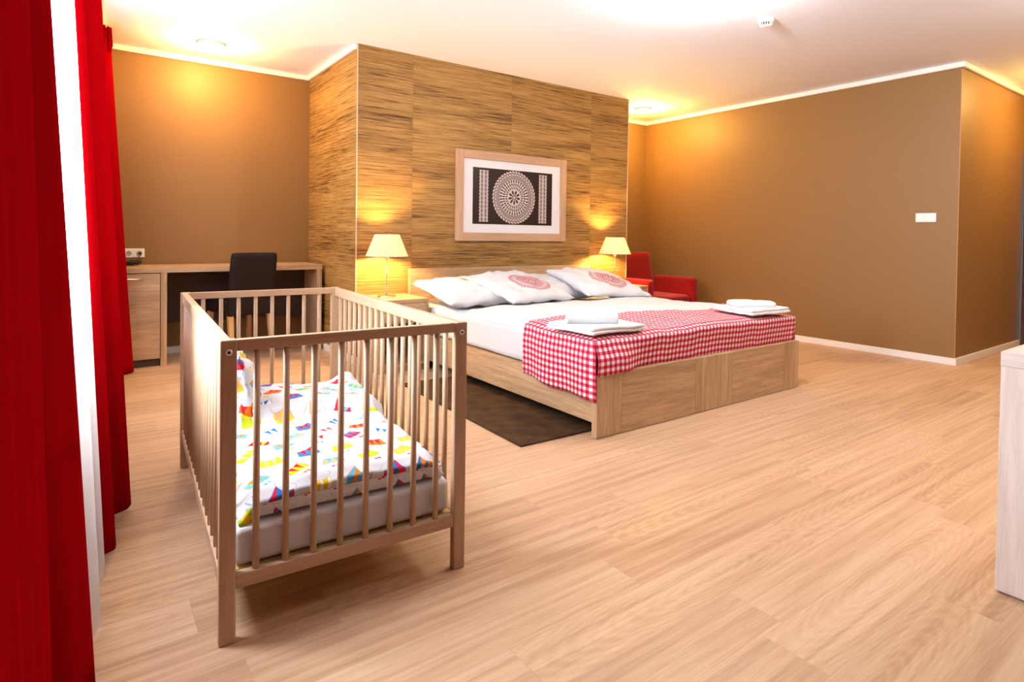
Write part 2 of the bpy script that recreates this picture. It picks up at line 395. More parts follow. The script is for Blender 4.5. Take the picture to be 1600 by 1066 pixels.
# window wall, pierced by three tall windows
def wallbox(bm, s0, s1, d0, d1, z0, z1):
    P = [WP(s, d, z) for z in (z0, z1) for d in (d0, d1) for s in (s0, s1)]
    v = [bm.verts.new(p) for p in P]
    for f in ((0, 2, 3, 1), (4, 5, 7, 6), (0, 1, 5, 4), (2, 6, 7, 3), (0, 4, 6, 2), (1, 3, 7, 5)): bm.faces.new([v[i] for i in f])
bm = bmesh.new(); ZS, ZT = .92, 2.54
edges = [-3.4]+[e for q in WINDOWS for e in q]+[6.4]
for a, b in zip(edges[::2], edges[1::2]): wallbox(bm, a, b, -.25, 0, 0, ZC)
for a, b in WINDOWS: wallbox(bm, a, b, -.25, 0, 0, ZS); wallbox(bm, a, b, -.25, 0, ZT, ZC)
struct('wall_left', bm, BROWN)
for i, (a, b) in enumerate(WINDOWS):
    bm = bmesh.new()
    for s0, s1, z0, z1 in ((a, b, ZS, ZS+.06), (a, b, ZT-.06, ZT), (a, a+.06, ZS+.06, ZT-.06), (b-.06, b, ZS+.06, ZT-.06), ((a+b)/2-.04, (a+b)/2+.04, ZS+.06, ZT-.06)):
        wallbox(bm, s0, s1, -.16, -.09, z0, z1)
    fr = struct('window_%d' % (i+1), bm, TRIM)
    for s0, s1 in ((a+.06, (a+b)/2-.04), ((a+b)/2+.04, b-.06)):
        bm = bmesh.new(); wallbox(bm, s0, s1, -.128, -.122, ZS+.06, ZT-.06); new_obj('pane', bm, GLASS, fr)
# skirting
BH = .062
sbox('baseboard_back_left', (-.05, XBL, YWL-.014, YWL, 0, BH), TRIM)
sbox('baseboard_headboard_side', (XBL-.014, XBL, YB-.014, YWL-.014, 0, BH), TRIM)
sbox('baseboard_headboard', (XBL, XBR+.014, YB-.014, YB, 0, BH), TRIM)
sbox('baseboard_back_right', (XBR, XR-.014, YW-.014, YW, 0, BH), TRIM)
sbox('baseboard_right', (XR-.014, XR, YN-.014, YW, 0, BH), TRIM)
sbox('baseboard_corner', (XR, XE, YN-.014, YN, 0, BH), TRIM)
sbox('baseboard_far_right', (XE-.014, XE, YS, .9, 0, BH), TRIM)
# ceiling cove strip
def cove(name, x0, x1, y0, y1): return sbox(name, (x0, x1, y0, y1, ZC-.052, ZC-.001), TRIM, bevel=.01, bseg=3)
T = .035
cove('trim_1', -.1, XBL-T, YWL-T, YWL); cove('trim_2', XBL-T, XBL, YB, YWL); cove('trim_3', XBR, XR-T, YW-T, YW)
cove('trim_4', XR-T, XR, YN-T, YW); cove('trim_5', XR, XE-T, YN-T, YN); cove('trim_6', XE-T, XE, YS, YN)
BEAD = simple('pale_corner_bead', (.62, .45, .32), .5)
sbox('trim_7', (XBL-.004, XBL+.004, YB-.004, YB+.004, BH, ZC-.001), BEAD)
sbox('trim_8', (XBR-.004, XBR+.006, YB-.004, YB+.004, BH, ZC-.001), BEAD)
sbox('trim_9', (XR-.003, XR+.004, YN-.003, YN+.004, BH, ZC-.06), simple('brown_corner_bead', (.42, .2, .09), .5))
# dark door in the far right wall
bm = bmesh.new()
for b in ((XE-.02, XE+.12, 1.90, 1.985, 0, 2.13), (XE-.02, XE+.12, .98, 1.06, 0, 2.13), (XE-.02, XE+.12, 1.06, 1.90, 2.05, 2.13)): bbox(bm, *b)
dr = struct('door_1', bm, DOORM, bevel=.004)
box('door_leaf', (XE+.03, XE+.07, 1.06, 1.90, .005, 2.05), DOORM, dr)
bm = bmesh.new(); tube(bm, [(XE+.03, 1.14, 1.03), (XE-.03, 1.14, 1.03), (XE-.035, 1.2, 1.03), (XE-.035, 1.27, 1.03)], .01); new_obj('door_handle', bm, STEEL, dr, smooth=True)

# ------------------------------------------------------------------ ceiling lamps
def ceiling_lamp(x, y, r, glass, label, power, col):
    t = thing('ceiling_lamp', label, 'lamp', (x, y, ZC), 0)
    bm = bmesh.new(); lathe(bm, [(r*1.08, -.0005), (r*1.08, -.02), (r*.98, -.024)], 40); new_obj('mounting_ring', bm, PLASTIC, t, smooth=True)
    bm = bmesh.new(); pr = [(r*math.cos(a), -.024-r*.42*math.sin(a)) for a in [i*math.pi/2/10 for i in range(10)]]+[(.001, -.024-r*.42)]
    lathe(bm, pr, 40); new_obj('opal_dome', bm, glass, t, smooth=True)
    l = bpy.data.lights.new('lamp_glow', 'POINT'); l.energy = power; l.color = col; l.shadow_soft_size = .05
    o = bpy.data.objects.new('lamp_glow', l); COL.objects.link(o); o.location = (x, y, ZC-.024-r*.42-.06); return t
ceiling_lamp(3.20, 2.32, .16, OPAL, 'round opal ceiling lamp above the open floor in front of the bed', 100, (1, .96, .93))
ceiling_lamp(.87, 5.72, .10, OPALW, 'round ceiling lamp glowing warm above the desk alcove', 75, (1, .56, .16))
ceiling_lamp(5.72, 5.15, .09, OPALW, 'round ceiling lamp glowing warm above the red armchair', 100, (1, .58, .13))
ceiling_lamp(7.5, 1.2, .10, OPALW, 'round ceiling lamp in the passage by the dark door', 95, (1, .58, .15))

ceiling_lamp(4.90, .30, .16, OPAL, 'added unseen opal ceiling lamp above the sideboard, lighting the right side of the room', 110, (1, .96, .94))  # out of view, added to brighten the right wall and ceiling
# smoke detector
t = thing('smoke_detector', 'small white round smoke detector on the ceiling', 'smoke detector', (4.107, 2.505, ZC))
bm = bmesh.new(); lathe(bm, [(.058, -.0005), (.058, -.012), (.05, -.02), (.05, -.023)], 32); new_obj('base', bm, PLASTIC, t, smooth=True)
bm = bmesh.new(); lathe(bm, [(.034, -.02), (.034, -.048)], 24); new_obj('grille_core', bm, HOLE, t, smooth=True)
bm = bmesh.new()
for k in range(16):
    a = k*math.pi/8; c, s = math.cos(a), math.sin(a)
    tube(bm, [(c*.047, s*.047, -.02), (c*.045, s*.045, -.034), (c*.036, s*.036, -.048)], .0032, 5)
lathe(bm, [(.040, -.046), (.036, -.053), (.02, -.056)], 24); new_obj('grille_ribs', bm, PLASTIC, t)

# ------------------------------------------------------------------ curtains
def spline(pts, n):
    out = []
    for i in range(len(pts)-1):
        p0, p1, p2, p3 = [Vector(pts[max(0, min(len(pts)-1, i+k))]) for k in (-1, 0, 1, 2)]
        for j in range(n):
            u = j/n; out.append(.5*((2*p1)+(-p0+p2)*u+(2*p0-5*p1+4*p2-p3)*u*u+(-p0+3*p1-3*p2+p3)*u*u*u))
    out.append(Vector(pts[-1])); return out
def curtain(name, label, cat, plan, flare, mat, z0, group=None, head=True, fine=.004):
    t = thing(name, label, cat, (plan[0][0], plan[0][1], z0), 0, group); ox, oy = plan[0][0], plan[0][1]
    pl = spline([(x, y, 0) for x, y in plan], 14); n = len(pl)-1; ZT2 = 2.69
    def fn(u, v):
        p = pl[min(n, int(round(u*n)))]; z = z0+(ZT2-z0)*v
        k = smooth01((z-2.45)/.25)
        x = p.x-flare*(1 if plan[0][1] > .5 else max(.5, min(1, (p.y-.7)/.9)))*z + fine*math.sin(p.y*90+z*.7)*(1-.3*v); y = p.y+.006*math.sin(z*2.1+p.x*30)
        if head: x += .006*math.sin(u*n*2.1)*k; 
        # hem swings slightly outward
        return (x-ox, y-oy, z-z0)
    surf('drape', fn, n, 36, mat, t, thick=.0025 if mat is RED else 0)
    if head and mat is RED:
        bm = bmesh.new()
        for i in range(3, n-1, 5):
            p = pl[i]; x = p.x-flare*2.69; tube(bm, [(x-ox, p.y-oy, 2.50-z0), (x-ox+.012, p.y-oy+.005, 2.57-z0), (x-ox+.004, p.y-oy, 2.70-z0)], .009, 6)
        new_obj('gathered_heading', bm, RED, t, smooth=True)
    return t
curtain('curtain', 'heavy red curtain nearest the camera, filling the left edge of the view', 'curtain',
        [(-.14, .40), (-.062, .48), (-.052, .62), (-.064, .80), (-.044, 1.0), (-.037, 1.17), (-.08, 1.25), (-.17, 1.31), (-.18, 1.45), (-.165, 1.60), (-.09, 1.66), (-.01, 1.715), (.014, 1.77), (-.03, 1.83), (-.13, 1.87)], .052, RED, .012, 'red curtains on the window wall')
curtain('curtain', 'middle red curtain, beyond the white sheer strip and beside the cot', 'curtain',
        [(-.18, 2.36), (-.07, 2.42), (.05, 2.455), (.088, 2.50), (.05, 2.57), (-.02, 2.64), (-.01, 2.72), (.10, 2.79), (.148, 2.86), (.08, 2.94), (-.04, 3.0), (-.1, 3.1)], .052, RED, .012, 'red curtains on the window wall')
curtain('curtain', 'farthest red curtain, hanging beside the desk cabinet', 'curtain',
        [(-.02, 5.20), (.10, 5.28), (.19, 5.34), (.14, 5.42), (.25, 5.50), (.305, 5.57), (.22, 5.68), (.10, 5.70)], .062, RED, .012, 'red curtains on the window wall')
curtain('sheer_curtain', 'white sheer curtain between the nearest and middle red curtains', 'curtain',
        [(-.19, .6), (-.13, .8), (-.19, 1.0), (-.14, 1.2), (-.19, 1.4), (-.14, 1.55), (-.13, 1.75), (-.03, 1.9), (.034, 2.02), (.00, 2.12), (.01, 2.2), (.05, 2.3), (.0, 2.4), (-.13, 2.5), (-.1, 2.65), (-.15, 2.8)], .046, SHEER, .015, 'sheer curtains on the window wall', fine=.001)
curtain('sheer_curtain', 'white sheer curtain just visible before the farthest red curtain', 'curtain',
        [(-.12, 3.2), (-.04, 3.4), (-.1, 3.6), (0, 3.8), (-.06, 4.0), (.02, 4.2), (-.03, 4.4), (.05, 4.6), (.03, 4.8), (.12, 4.95), (.205, 5.08), (.12, 5.2), (.02, 5.25)], .05, SHEER, .015, 'sheer curtains on the window wall', fine=.001)
bm = bmesh.new(); wallbox(bm, -.2, 5.75, .02, .17, 2.72, ZC-.001); tag(new_obj('curtain_rail', bm, TRIM, bevel=.003), 'white curtain rail under the ceiling along the window wall', 'curtain rail')

# ------------------------------------------------------------------ cot
def make_cot():
    W, Lc, H, P = .758, 1.484, .84, .0427
    t = thing('cot', 'slatted pale beech baby cot standing in the foreground', 'cot', (.291, 1.747, 0), rad(-2.786))
    for (x, y) in ((0, 0), (W-P, 0), (0, Lc-P), (W-P, Lc-P)):
        p = box('post', (x, x+P, y, y+.03 if y == 0 else y+P, 0, H), BEECH['z'], t, bevel=.004, bseg=3)
        if y == 0:
            bm = bmesh.new(); zc = H-.034
            for r0, r1, yy in ((.0045, .0088, -.002),):
                rg = lathe(bm, [(r0, 0), (r1, 0), (r1, .0035), (r0, .0035)], 20, closed=True)
            sc = new_obj('screw_cap', bm, STEEL, p, smooth=True); sc.location = (x+P/2, -.002, zc); sc.rotation_euler = (rad(-90), 0, 0)
            bm = bmesh.new(); lathe(bm, [(.0044, 0), (.0044, .003)], 12); q = new_obj('screw_socket', bm, simple('dark_blue_steel', (.02, .08, .12), .4), p); q.location = (x+P/2, -.001, zc); q.rotation_euler = (rad(-90), 0, 0)
    # end frames
    for y in (.003, Lc-P+.012):
        box('end_top_rail', (P, W-P, y, y+.024, H-.033, H-.001), BEECH['x'], t, bevel=.003)
        box('end_bottom_rail', (P, W-P, y, y+.028, .147, .187), BEECH['x'], t, bevel=.003)
        for i in range(8):
            bm = bmesh.new(); lathe(bm, [(.0095, .183), (.0095, H-.031)], 14, P+.0486+.0095+i*.0794-.005, y+.013); new_obj('slat', bm, BEECH['z'], t, smooth=True)
    # long side frames
    for x in (.004, W-P+.010):
        box('side_top_rail', (x, x+.026, .03, Lc-P, H-.046, H-.001), BEECH['y'], t, bevel=.003)
        box('side_bottom_rail', (x, x+.026, .03, Lc-P, .147, .187), BEECH['y'], t, bevel=.003)
        for i in range(17):
            bm = bmesh.new(); lathe(bm, [(.0095, .183), (.0095, H-.044)], 14, x+.013, P+(Lc-2*P)*(i+1)/18+.004); new_obj('slat', bm, BEECH['z'], t, smooth=True)
    box('mattress_board', (.034, W-.034, .036, Lc-P, .165, .186), simple('pale_plywood', (.55, .38, .10), .5), t)
    return t
make_cot()
CA = rad(-2.786)
def cotp(u, v, z): return (.291+u*math.cos(CA)-v*math.sin(CA), 1.747+u*math.sin(CA)+v*math.cos(CA), z)

def soft_box(name, x0, x1, y0, y1, z0, z1, r, mat, parent=None, n=26, wr=.004, seed=0, uvf=True, rot=0, loc=(0, 0, 0)):
    """rounded cushion-like slab with wrinkled top: closed mesh with cloth coordinates"""
    bm = bmesh.new(); bmesh.ops.create_cube(bm, size=1)
    bmesh.ops.subdivide_edges(bm, edges=bm.edges, cuts=n, use_grid_fill=True)
    sx, sy, sz = x1-x0, y1-y0, z1-z0; uvl = bm.loops.layers.uv.new('UVMap')
    for v in bm.verts:
        p = Vector((v.co.x*sx, v.co.y*sy, v.co.z*sz))
        q = Vector([max(-h+r, min(h-r, c)) for c, h in zip(p, (sx/2, sy/2, sz/2))]); d = p-q
        rr = min(r, sz/2*.98)
        q = Vector((max(-sx/2+r, min(sx/2-r, p.x)), max(-sy/2+r, min(sy/2-r, p.y)), max(-sz/2+rr, min(sz/2-rr, p.z))))
        d = p-q
        if d.length > 1e-6:
            dn = d.normalized(); p = q+Vector((dn.x*r, dn.y*r, dn.z*rr))
        w_ = wr*fbm(p.x, p.y, p.z*3+seed, 5)
        if p.z > -sz/2+.01: p += Vector((w_*.5, w_*.5, w_))
        v.co = p+Vector(((x0+x1)/2, (y0+y1)/2, (z0+z1)/2))
    for f in bm.faces:
        for l in f.loops: l[uvl].uv = (l.vert.co.x+.3*l.vert.co.z, l.vert.co.y+l.vert.co.z)
    return new_obj(name, bm, mat, parent, smooth=True, loc=loc, rot=(0, 0, rot))
ct = soft_box('cot_mattress', .040, .718, .036, 1.42, 0, .115, .022, LINEN, wr=.0015, loc=(.291, 1.747, .187), rot=CA)
tag(ct, 'thin white mattress lying inside the baby cot', 'mattress')
# cot duvet: lower folded layer and upper layer with drum print
def duvet_top(u, v):
    x = .055+u*.645; y = .05+v*.96
    z = .385+.018*fbm(x, y, 1, 5)+.03*math.sin(math.pi*u)*.6+.035*smooth01(v)
    e = min(u, 1-u)/.10; f = min(v, 1-v)/.06
    z -= .045*(1-smooth01(e))**2+.030*(1-smooth01(f))**2
    if v > .56+.04*u: z += .042*smooth01((v-.56-.04*u)/.022)*(1-.4*smooth01((v-.75)/.2))      # turned-back panel lies on top
    y += .035*math.sin(u*5+1)*(v > .9)*(v-.9)*8
    if v > .86 and u > .75: z += .05*smooth01((u-.75)/.2)*smooth01((v-.86)/.12)
    return (x, y, z-.302)
t = thing('cot_duvet', 'white cot duvet with a colourful drum print, folded in the cot', 'duvet', cotp(0, 0, .302), CA)
soft_box('folded_underside', .07, .705, .05, .95, .002, .055, .026, DRUMS, t, wr=.006, seed=3)
surf('cover', duvet_top, 60, 80, DRUMS, t, uvf=lambda u, v: (.055+u*.66, .05+v*.98), thick=.028)

def pillow_mesh(name, W, D, T, mat, parent=None, seed=0, n=36, pinch=.10):
    """stuffed pillow in the local x-y plane, centre at the origin, bulging in z, corners drawn out"""
    bm = bmesh.new(); uvl = bm.loops.layers.uv.new('UVMap'); g = {}
    for s in (1, -1):
        for i in range(n+1):
            for j in range(n+1):
                a, b = -1+2*i/n, -1+2*j/n
                edge = i in (0, n) or j in (0, n)
                if s == -1 and edge: g[(s, i, j)] = g[(1, i, j)]; continue
                x = W/2*a*(1-pinch*(1-b*b)*(abs(a)**2)); y = D/2*b*(1-pinch*(1-a*a)*(abs(b)**2))
                th = T/2*((1-abs(a)**2.6)*(1-abs(b)**2.6))**.55
                corner = 0
                wr = .016*fbm(a*2, b*2, seed+s, 1.3)+.030*fbm(a*3, b*3, seed+5+s, 1)*(abs(a*b))**.7+.008*fbm(a*1.5+b, b*5, seed+9, 1.5)
                zz = s*(th) + (wr*(1 if not edge else .2))
                zz += .01*math.sin(a*3+seed)*(1 if edge else .5)
                g[(s, i, j)] = bm.verts.new((x, y, zz))
    for s in (1, -1):
        for i in range(n):
            for j in range(n):
                q = [(i, j), (i+1, j), (i+1, j+1), (i, j+1)]
                if s == -1: q = q[::-1]
                try: f = bm.faces.new([g[(s, *k)] for k in q])
                except ValueError: continue
                f.material_index = 0
                for l, (a, b) in zip(f.loops, q):
                    l[uvl].uv = ((-1+2*a/n)*W/2, (-1+2*b/n)*D/2) if s == 1 else (5+(-1+2*a/n)*W/2, 5+(-1+2*b/n)*D/2)
    return new_obj(name, bm, mat, parent, smooth=True)
def place(o, loc, xdir, ydir):
    X = Vector(xdir).normalized(); Y = Vector(ydir); Y = (Y-X*Y.dot(X)).normalized(); Z = X.cross(Y)
    mm = Matrix((X, Y, Z)).transposed().to_4x4(); mm.translation = Vector(loc); o.matrix_world = mm
p = pillow_mesh('cot_pillow', .46, .36, .11, DRUMS, seed=2)
place(p, cotp(.155, .80, .525), (-.05, 1, .03), (-.25, .05, .97)); tag(p, 'small drum print pillow leaning upright inside the left side of the cot', 'pillow')

# ------------------------------------------------------------------ bed
bed = thing('double_bed', 'double bed frame of pale oak with a low panelled footboard', 'bed', (3.37, 3.65, 0))
BX, BY = 3.37, 3.65
def bb(name, b, mat, **kw): return box(name, (b[0]-BX, b[1]-BX, b[2]-BY, b[3]-BY, b[4], b[5]), mat, bed, **kw)
FH = .359
for n_, x0, x1, a in (('footboard_stile', 2.307, 2.508, 'z'), ('footboard_panel', 2.5095, 3.181, 'x'), ('footboard_stile', 3.1825, 3.578, 'z'), ('footboard_panel', 3.5795, 4.226, 'x'), ('footboard_stile', 4.2275, 4.434, 'z')):
    bb(n_, (x0, x1, 2.379, 2.418, .004, FH-.0), OAK[a], bevel=.001)
bb('headboard_panel', (2.37, 3.478, 4.868, 4.912, .0, .822), OAK['x'], bevel=.002)
bb('headboard_panel', (3.482, 4.59, 4.868, 4.912, .0, .822), OAK['x'], bevel=.002)
bb('side_rail', (2.335, 2.365, 2.419, 4.867, .075, .285), OAK['y'])
bb('side_rail', (4.38, 4.41, 2.419, 4.867, .075, .285), OAK['y'])
bb('slat_base', (2.366, 4.379, 2.43, 4.86, .24, .285), OAK['x'])
mt = soft_box('bed_mattress', -1.02, 1.02, -1.20, 1.20, 0, .24, .045, LINEN, n=30, wr=.002, loc=(3.375, 3.645, .286)); tag(mt, 'thick mattress in a white fitted sheet on the double bed', 'mattress')

def duv(u, v):        # duvet over the bed
    x = 2.365+u*2.07; y = 2.47+v*1.50
    z = .562-.016*(1-smooth01(v/.45))+.014*fbm(x, y, 3, 1.6)+.010*fbm(x, y, 8, 4)+.012*math.sin(math.pi*u)+.012*math.exp(-((v-.5)**2)/.05)
    e = min(u, 1-u)*2.07; f = min(v, 1-v)*1.74
    z -= .055*(1-smooth01(e/.09))**2; z -= .05*(1-smooth01(f/.08))**2
    x += .012*math.sin(y*5)*(1-smooth01(e/.2)); y += .02*math.sin(x*6)*(v > .5)*(1-smooth01(f/.2))
    return (x-BX, y-BY, z-.5)
dv = surf('bed_duvet', duv, 90, 80, LINEN, None, thick=.045, loc=(BX, BY, .5)); tag(dv, 'wide white duvet spread over the double bed', 'duvet')

# gingham throw
def throw():
    nx, nt = 150, 46; X0, X1 = 2.312, 4.415; Yf = 2.408
    bm = bmesh.new(); uvl = bm.loops.layers.uv.new('UVMap')
    def far(x):
        k = (x-X0)/(X1-X0); return 3.03+.06*math.sin(k*7)+.04*math.sin(k*13+1)-.10*k
    def ztop(x, y):
        u = (x-2.365)/2.07; v = (y-2.47)/1.50; uu = min(1, max(0, u)); vv = min(1, max(0, v))
        z = duv(uu, vv)[2]+.5+.007
        return z
    def top(x, y):
        z = ztop(min(max(x, 2.43), 4.35), max(y, 2.56)); 
        e = min(x-X0, X1-x); z -= .018*(1-smooth01(e/.06)); z -= .016*(1-smooth01((y-Yf)/.06))
        return max(z, .543)
    grid = {}
    for i in range(nx+1):
        x = X0+(X1-X0)*i/nx
        for j in range(nt+1):
            y = Yf+(far(x)-Yf)*j/nt; grid[(i, j)] = (bm.verts.new((x, y, top(x, y)+.002*fbm(x, y, 2, 9))), (x-X0, y-Yf))
    def quad(a, b, c, d):
        f = bm.faces.new([q[0] for q in (a, b, c, d)])
        for l, q in zip(f.loops, (a, b, c, d)): l[uvl].uv = q[1]
    for i in range(nx):
        for j in range(nt): quad(grid[(i, j)], grid[(i+1, j)], grid[(i+1, j+1)], grid[(i, j+1)])
    # foot flap
    nd = 12; prev = [grid[(i, 0)] for i in range(nx+1)]
    for d in range(1, nd+1):
        cur = []
        for i in range(nx+1):
            x = X0+(X1-X0)*i/nx; k = (x-X0)/(X1-X0); zt = top(x, Yf); out = 1-smooth01((k-.09)/.12)
            zb = .352+.012*math.sin(k*9)*out-.0*k; zb = zb*out+(1-out)*.335
            
            tt = d/nd; z = zt+(zb-zt)*tt
            yo = -.040*out*smooth01(tt*1.6)+.016*(1-out)*smooth01(tt*1.2)*1.0
            y = Yf+yo-.004+.006*math.sin(x*17)*tt*(.3+.7*out)
            if out < .5: y = max(y, 2.424) if z < .37 else y
            cur.append((bm.verts.new((x+.03*tt*(k > .985)-.012*tt*(k < .02), y, z)), (x-X0, -(zt-z))))
        for i in range(nx): quad(cur[i], cur[i+1], prev[i+1], prev[i])
        prev = cur
    # side flaps
    for side, zb0 in ((0, .235), (nx, .30)):
        prev = [grid[(side, j)] for j in range(nt+1)]; sg = -1 if side == 0 else 1
        for d in range(1, nd+3):
            cur = []; tt = d/(nd+2)
            for j in range(nt+1):
                q = grid[(side, j)]; x, y, zt = q[0].co; v = (y-Yf)/.6
                zb = zb0+(-.03*(1-v) if side == 0 else 0)+.008*math.sin(v*8)
                z = zt+(zb-zt)*tt
                xo = x+sg*(.012*smooth01(tt*3)+.010*math.sin(v*11)*tt)
                cur.append((bm.verts.new((xo, y-(.022*smooth01(tt*4)*smooth01((.06-(y-Yf))/.06)+.012*tt*(1-v)) if side == 0 else y, z)), (q[1][0]+sg*(zt-z), q[1][1])))
            for j in range(nt):
                if side == 0: quad(cur[j], prev[j], prev[j+1], cur[j+1])
                else: quad(prev[j], cur[j], cur[j+1], prev[j+1])
            prev = cur
    for v in bm.verts: v.co -= Vector((BX, Yf, .5))
    me = bpy.data.meshes.new('gingham_throw'); bm.to_mesh(me); bm.free(); me.materials.append(GING)
    for p_ in me.polygons: p_.use_smooth = True
    o = bpy.data.objects.new('gingham_throw', me); COL.objects.link(o); o.location = (BX, Yf, .5)
    s = o.modifiers.new('solid', 'SOLIDIFY'); s.thickness = .003; s.offset = 1
    return tag(o, 'red and white gingham throw draped across the foot of the bed', 'blanket')
throw()

# bed pillows
PG = 'white pillows lying behind'
a = pillow_mesh('pillow', .78, .74, .17, LINEN, seed=1); place(a, (2.71, 4.38, .645), (1, -.03, 0), (0, .95, .15)); tag(a, 'plain white pillow at the left end of the headboard', 'pillow')
b = pillow_mesh('pillow', .78, .74, .17, LINEN, seed=4); place(b, (3.74, 4.42, .650), (1, .03, .02), (0, .94, .15)); tag(b, 'plain white pillow half hidden between the two printed pillows', 'pillow')
c = pillow_mesh('pillow', .76, .74, .16, PILLOWP, seed=7); place(c, (3.07, 4.17, .690), (1, .12, -.01), (.10, .90, .21)); tag(c, 'white pillow with a red lace roundel, on the left half of the bed', 'pillow')
d = pillow_mesh('pillow', .76, .74, .16, PILLOWP, seed=9); place(d, (3.98, 4.12, .695), (1, -.10, -.03), (.14, .88, .23)); tag(d, 'white pillow with a red lace roundel, nearest the right bedside lamp', 'pillow')

# towels
def bath_towel(label, loc, rz, W, D, seed):
    t = thing('bath_towel', label, 'towel', loc, rz)
    zs = 0
    for k in range(2):
        s_ = .012*k; h = .022
        o = soft_box('folded_layer', -W/2+s_*.4, W/2-s_, -D/2+s_*.3, D/2-s_, zs, zs+h, .0105, TOWEL, t, n=26, wr=.0, seed=k)
        for v in o.data.vertices:
            x, y = v.co.x, v.co.y
            v.co.z += .008*fbm(x, y, seed, 4)+.003*fbm(x, y, seed+k, 12)+.02*max(0, -x/W-.3)**1.2
            v.co.x += .02*math.sin(y*6+seed)*.6; v.co.y += .018*math.sin(x*7+seed+k*.4)
        zs += h-.002
    return t
bath_towel('large white folded bath towel on the near left corner of the gingham throw', (2.50, 2.60, .574), rad(4), .45, .38, 2)
bm = bmesh.new(); NR = 26
for i_ in range(NR+1):
    pass
rings = []
for i_ in range(NR+1):
    u = -1+2*i_/NR; ring = []
    for k in range(40):
        a_ = k/40*2*math.pi; rr_ = .040*(1+.05*math.sin(3*a_+u)+.03*fbm(u*2, a_, 1, 1))
        if k in (3, 4): rr_ *= .90
        ring.append(bm.verts.new((u*.148+.006*math.sin(a_), math.cos(a_)*rr_*1.12, math.sin(a_)*rr_*.86)))
    rings.append(ring)
for p_, q_ in zip(rings, rings[1:]):
    for k in range(40): bm.faces.new((p_[k], p_[(k+1) % 40], q_[(k+1) % 40], q_[k]))
for e_, sg in ((rings[0], -1), (rings[-1], 1)):
    prev = e_
    for q in range(1, 8):
        f_ = 1-q/8; nw = [bm.verts.new((v.co.x+sg*(.006 if q % 2 else -.002), v.co.y*f_/(1-(q-1)/8) if q < 8 else 0, v.co.z*f_/(1-(q-1)/8))) for v in prev]
        nw = [v for v in nw]
        for v, w_ in zip(nw, prev): v.co.x = e_[0].co.x+sg*(.005 if q % 2 else -.001)
        for k in range(40): bm.faces.new((prev[k], prev[(k+1) % 40], nw[(k+1) % 40], nw[k]))
        prev = nw
    bm.faces.new(prev)
o = new_obj('rolled_towel', bm, TOWEL, smooth=True, loc=(2.44, 2.57, .648), rot=(0, 0, rad(-34))); tag(o, 'small rolled white towel lying on the near bath towel', 'towel')
bath_towel('large white folded bath towel on the far right corner of the gingham throw', (4.14, 2.60, .576), rad(-8), .46, .40, 6)
o = soft_box('hand_towel', -.15, .15, -.11, .11, 0, .045, .021, TOWEL, wr=.010, seed=8, loc=(4.15, 2.61, .614), rot=rad(-30)); tag(o, 'small folded white towel on top of the far right bath towel', 'towel')

# rug
bm = bmesh.new(); bbox(bm, 0, .66, 0, 1.56, 0, .011); o = new_obj('rug', bm, RUG, bevel=.004, loc=(1.885, 2.515, .0005), rot=(0, 0, rad(-1.2))); tag(o, 'dark brown rug lying beside and under the left side of the bed', 'rug')

# ------------------------------------------------------------------ bedside tables
def nightstand(x0, label):
    W, D, H = .43, .47, .60
    t = thing('nightstand', label, 'bedside table', (x0+W/2, 4.42+D/2, 0), 0)
    box('tabletop', (-W/2, W/2, -D/2, D/2, H-.03, H), OAK['x'], t, bevel=.002)
    for s in (-1, 1): box('side_panel', (s*W/2-(.025 if s > 0 else 0), s*W/2+(.025 if s < 0 else 0), -D/2+.001, D/2, .0, H-.031), OAK['z'], t)
    box('back_panel', (-W/2+.026, W/2-.026, D/2-.02, D/2, .05, H-.031), OAK['x'], t)
    box('shelf', (-W/2+.026, W/2-.026, -D/2+.01, D/2-.021, .05, .07), OAK['x'], t)
    box('plinth', (-W/2+.026, W/2-.026, -D/2+.03, -D/2+.045, 0, .049), OAK['x'], t)
    dr = box('drawer', (-W/2+.028, W/2-.028, -D/2, -D/2+.40, H-.18, H-.033), OAK['x'], t)
    bm = bmesh.new(); y = -D/2; z = H-.10
    tube(bm, [(-.06, y, z), (-.06, y-.022, z), (.06, y-.022, z), (.06, y, z)], .005); new_obj('handle', bm, simple('dark_bronze', (.10, .06, .03), .4, metal=.8), dr, smooth=True)
    box('mid_shelf', (-W/2+.026, W/2-.026, -D/2+.02, D/2-.021, H-.20, H-.182), OAK['x'], t)
    return t
nightstand(1.90, 'pale oak bedside table on the left of the bed, behind the cot')
nightstand(4.61, 'pale oak bedside table on the right of the bed')
def table_lamp(x, y, label):
    t = thing('table_lamp', label, 'lamp', (x, y, .60), 0)
    bm = bmesh.new(); lathe(bm, [(.078, 0.0), (.078, .006), (.07, .011), (.02, .014), (.007, .022)], 40); new_obj('base', bm, CHROME, t, smooth=True)
    bm = bmesh.new(); lathe(bm, [(.0055, .02), (.0055, .325)], 14); new_obj('pole', bm, CHROME, t, smooth=True)
    bm = bmesh.new(); lathe(bm, [(.013, .315), (.017, .322), (.017, .375), (.012, .385)], 20); new_obj('socket', bm, PLASTIC, t, smooth=True)
    bm = bmesh.new(); lathe(bm, [(.178, .345), (.104, .53), (.1025, .53), (.1765, .345)], 56, closed=True); sh = new_obj('lamp_shade', bm, SHADE, t, smooth=False)
    for k in range(3):
        a = k*2*math.pi/3; bm = bmesh.new() if k == 0 else bm
        tube(bm, [(.01*math.cos(a), .01*math.sin(a), .385), (.1625*math.cos(a), .1625*math.sin(a), .385)], .0014, 5)
    new_obj('shade_carrier', bm, CHROME, sh)
    bm = bmesh.new(); lathe(bm, [(.006, .386), (.018, .40), (.028, .43), (.022, .455), (.004, .466)], 20); new_obj('bulb', bm, BULB, t, smooth=True)
    return t
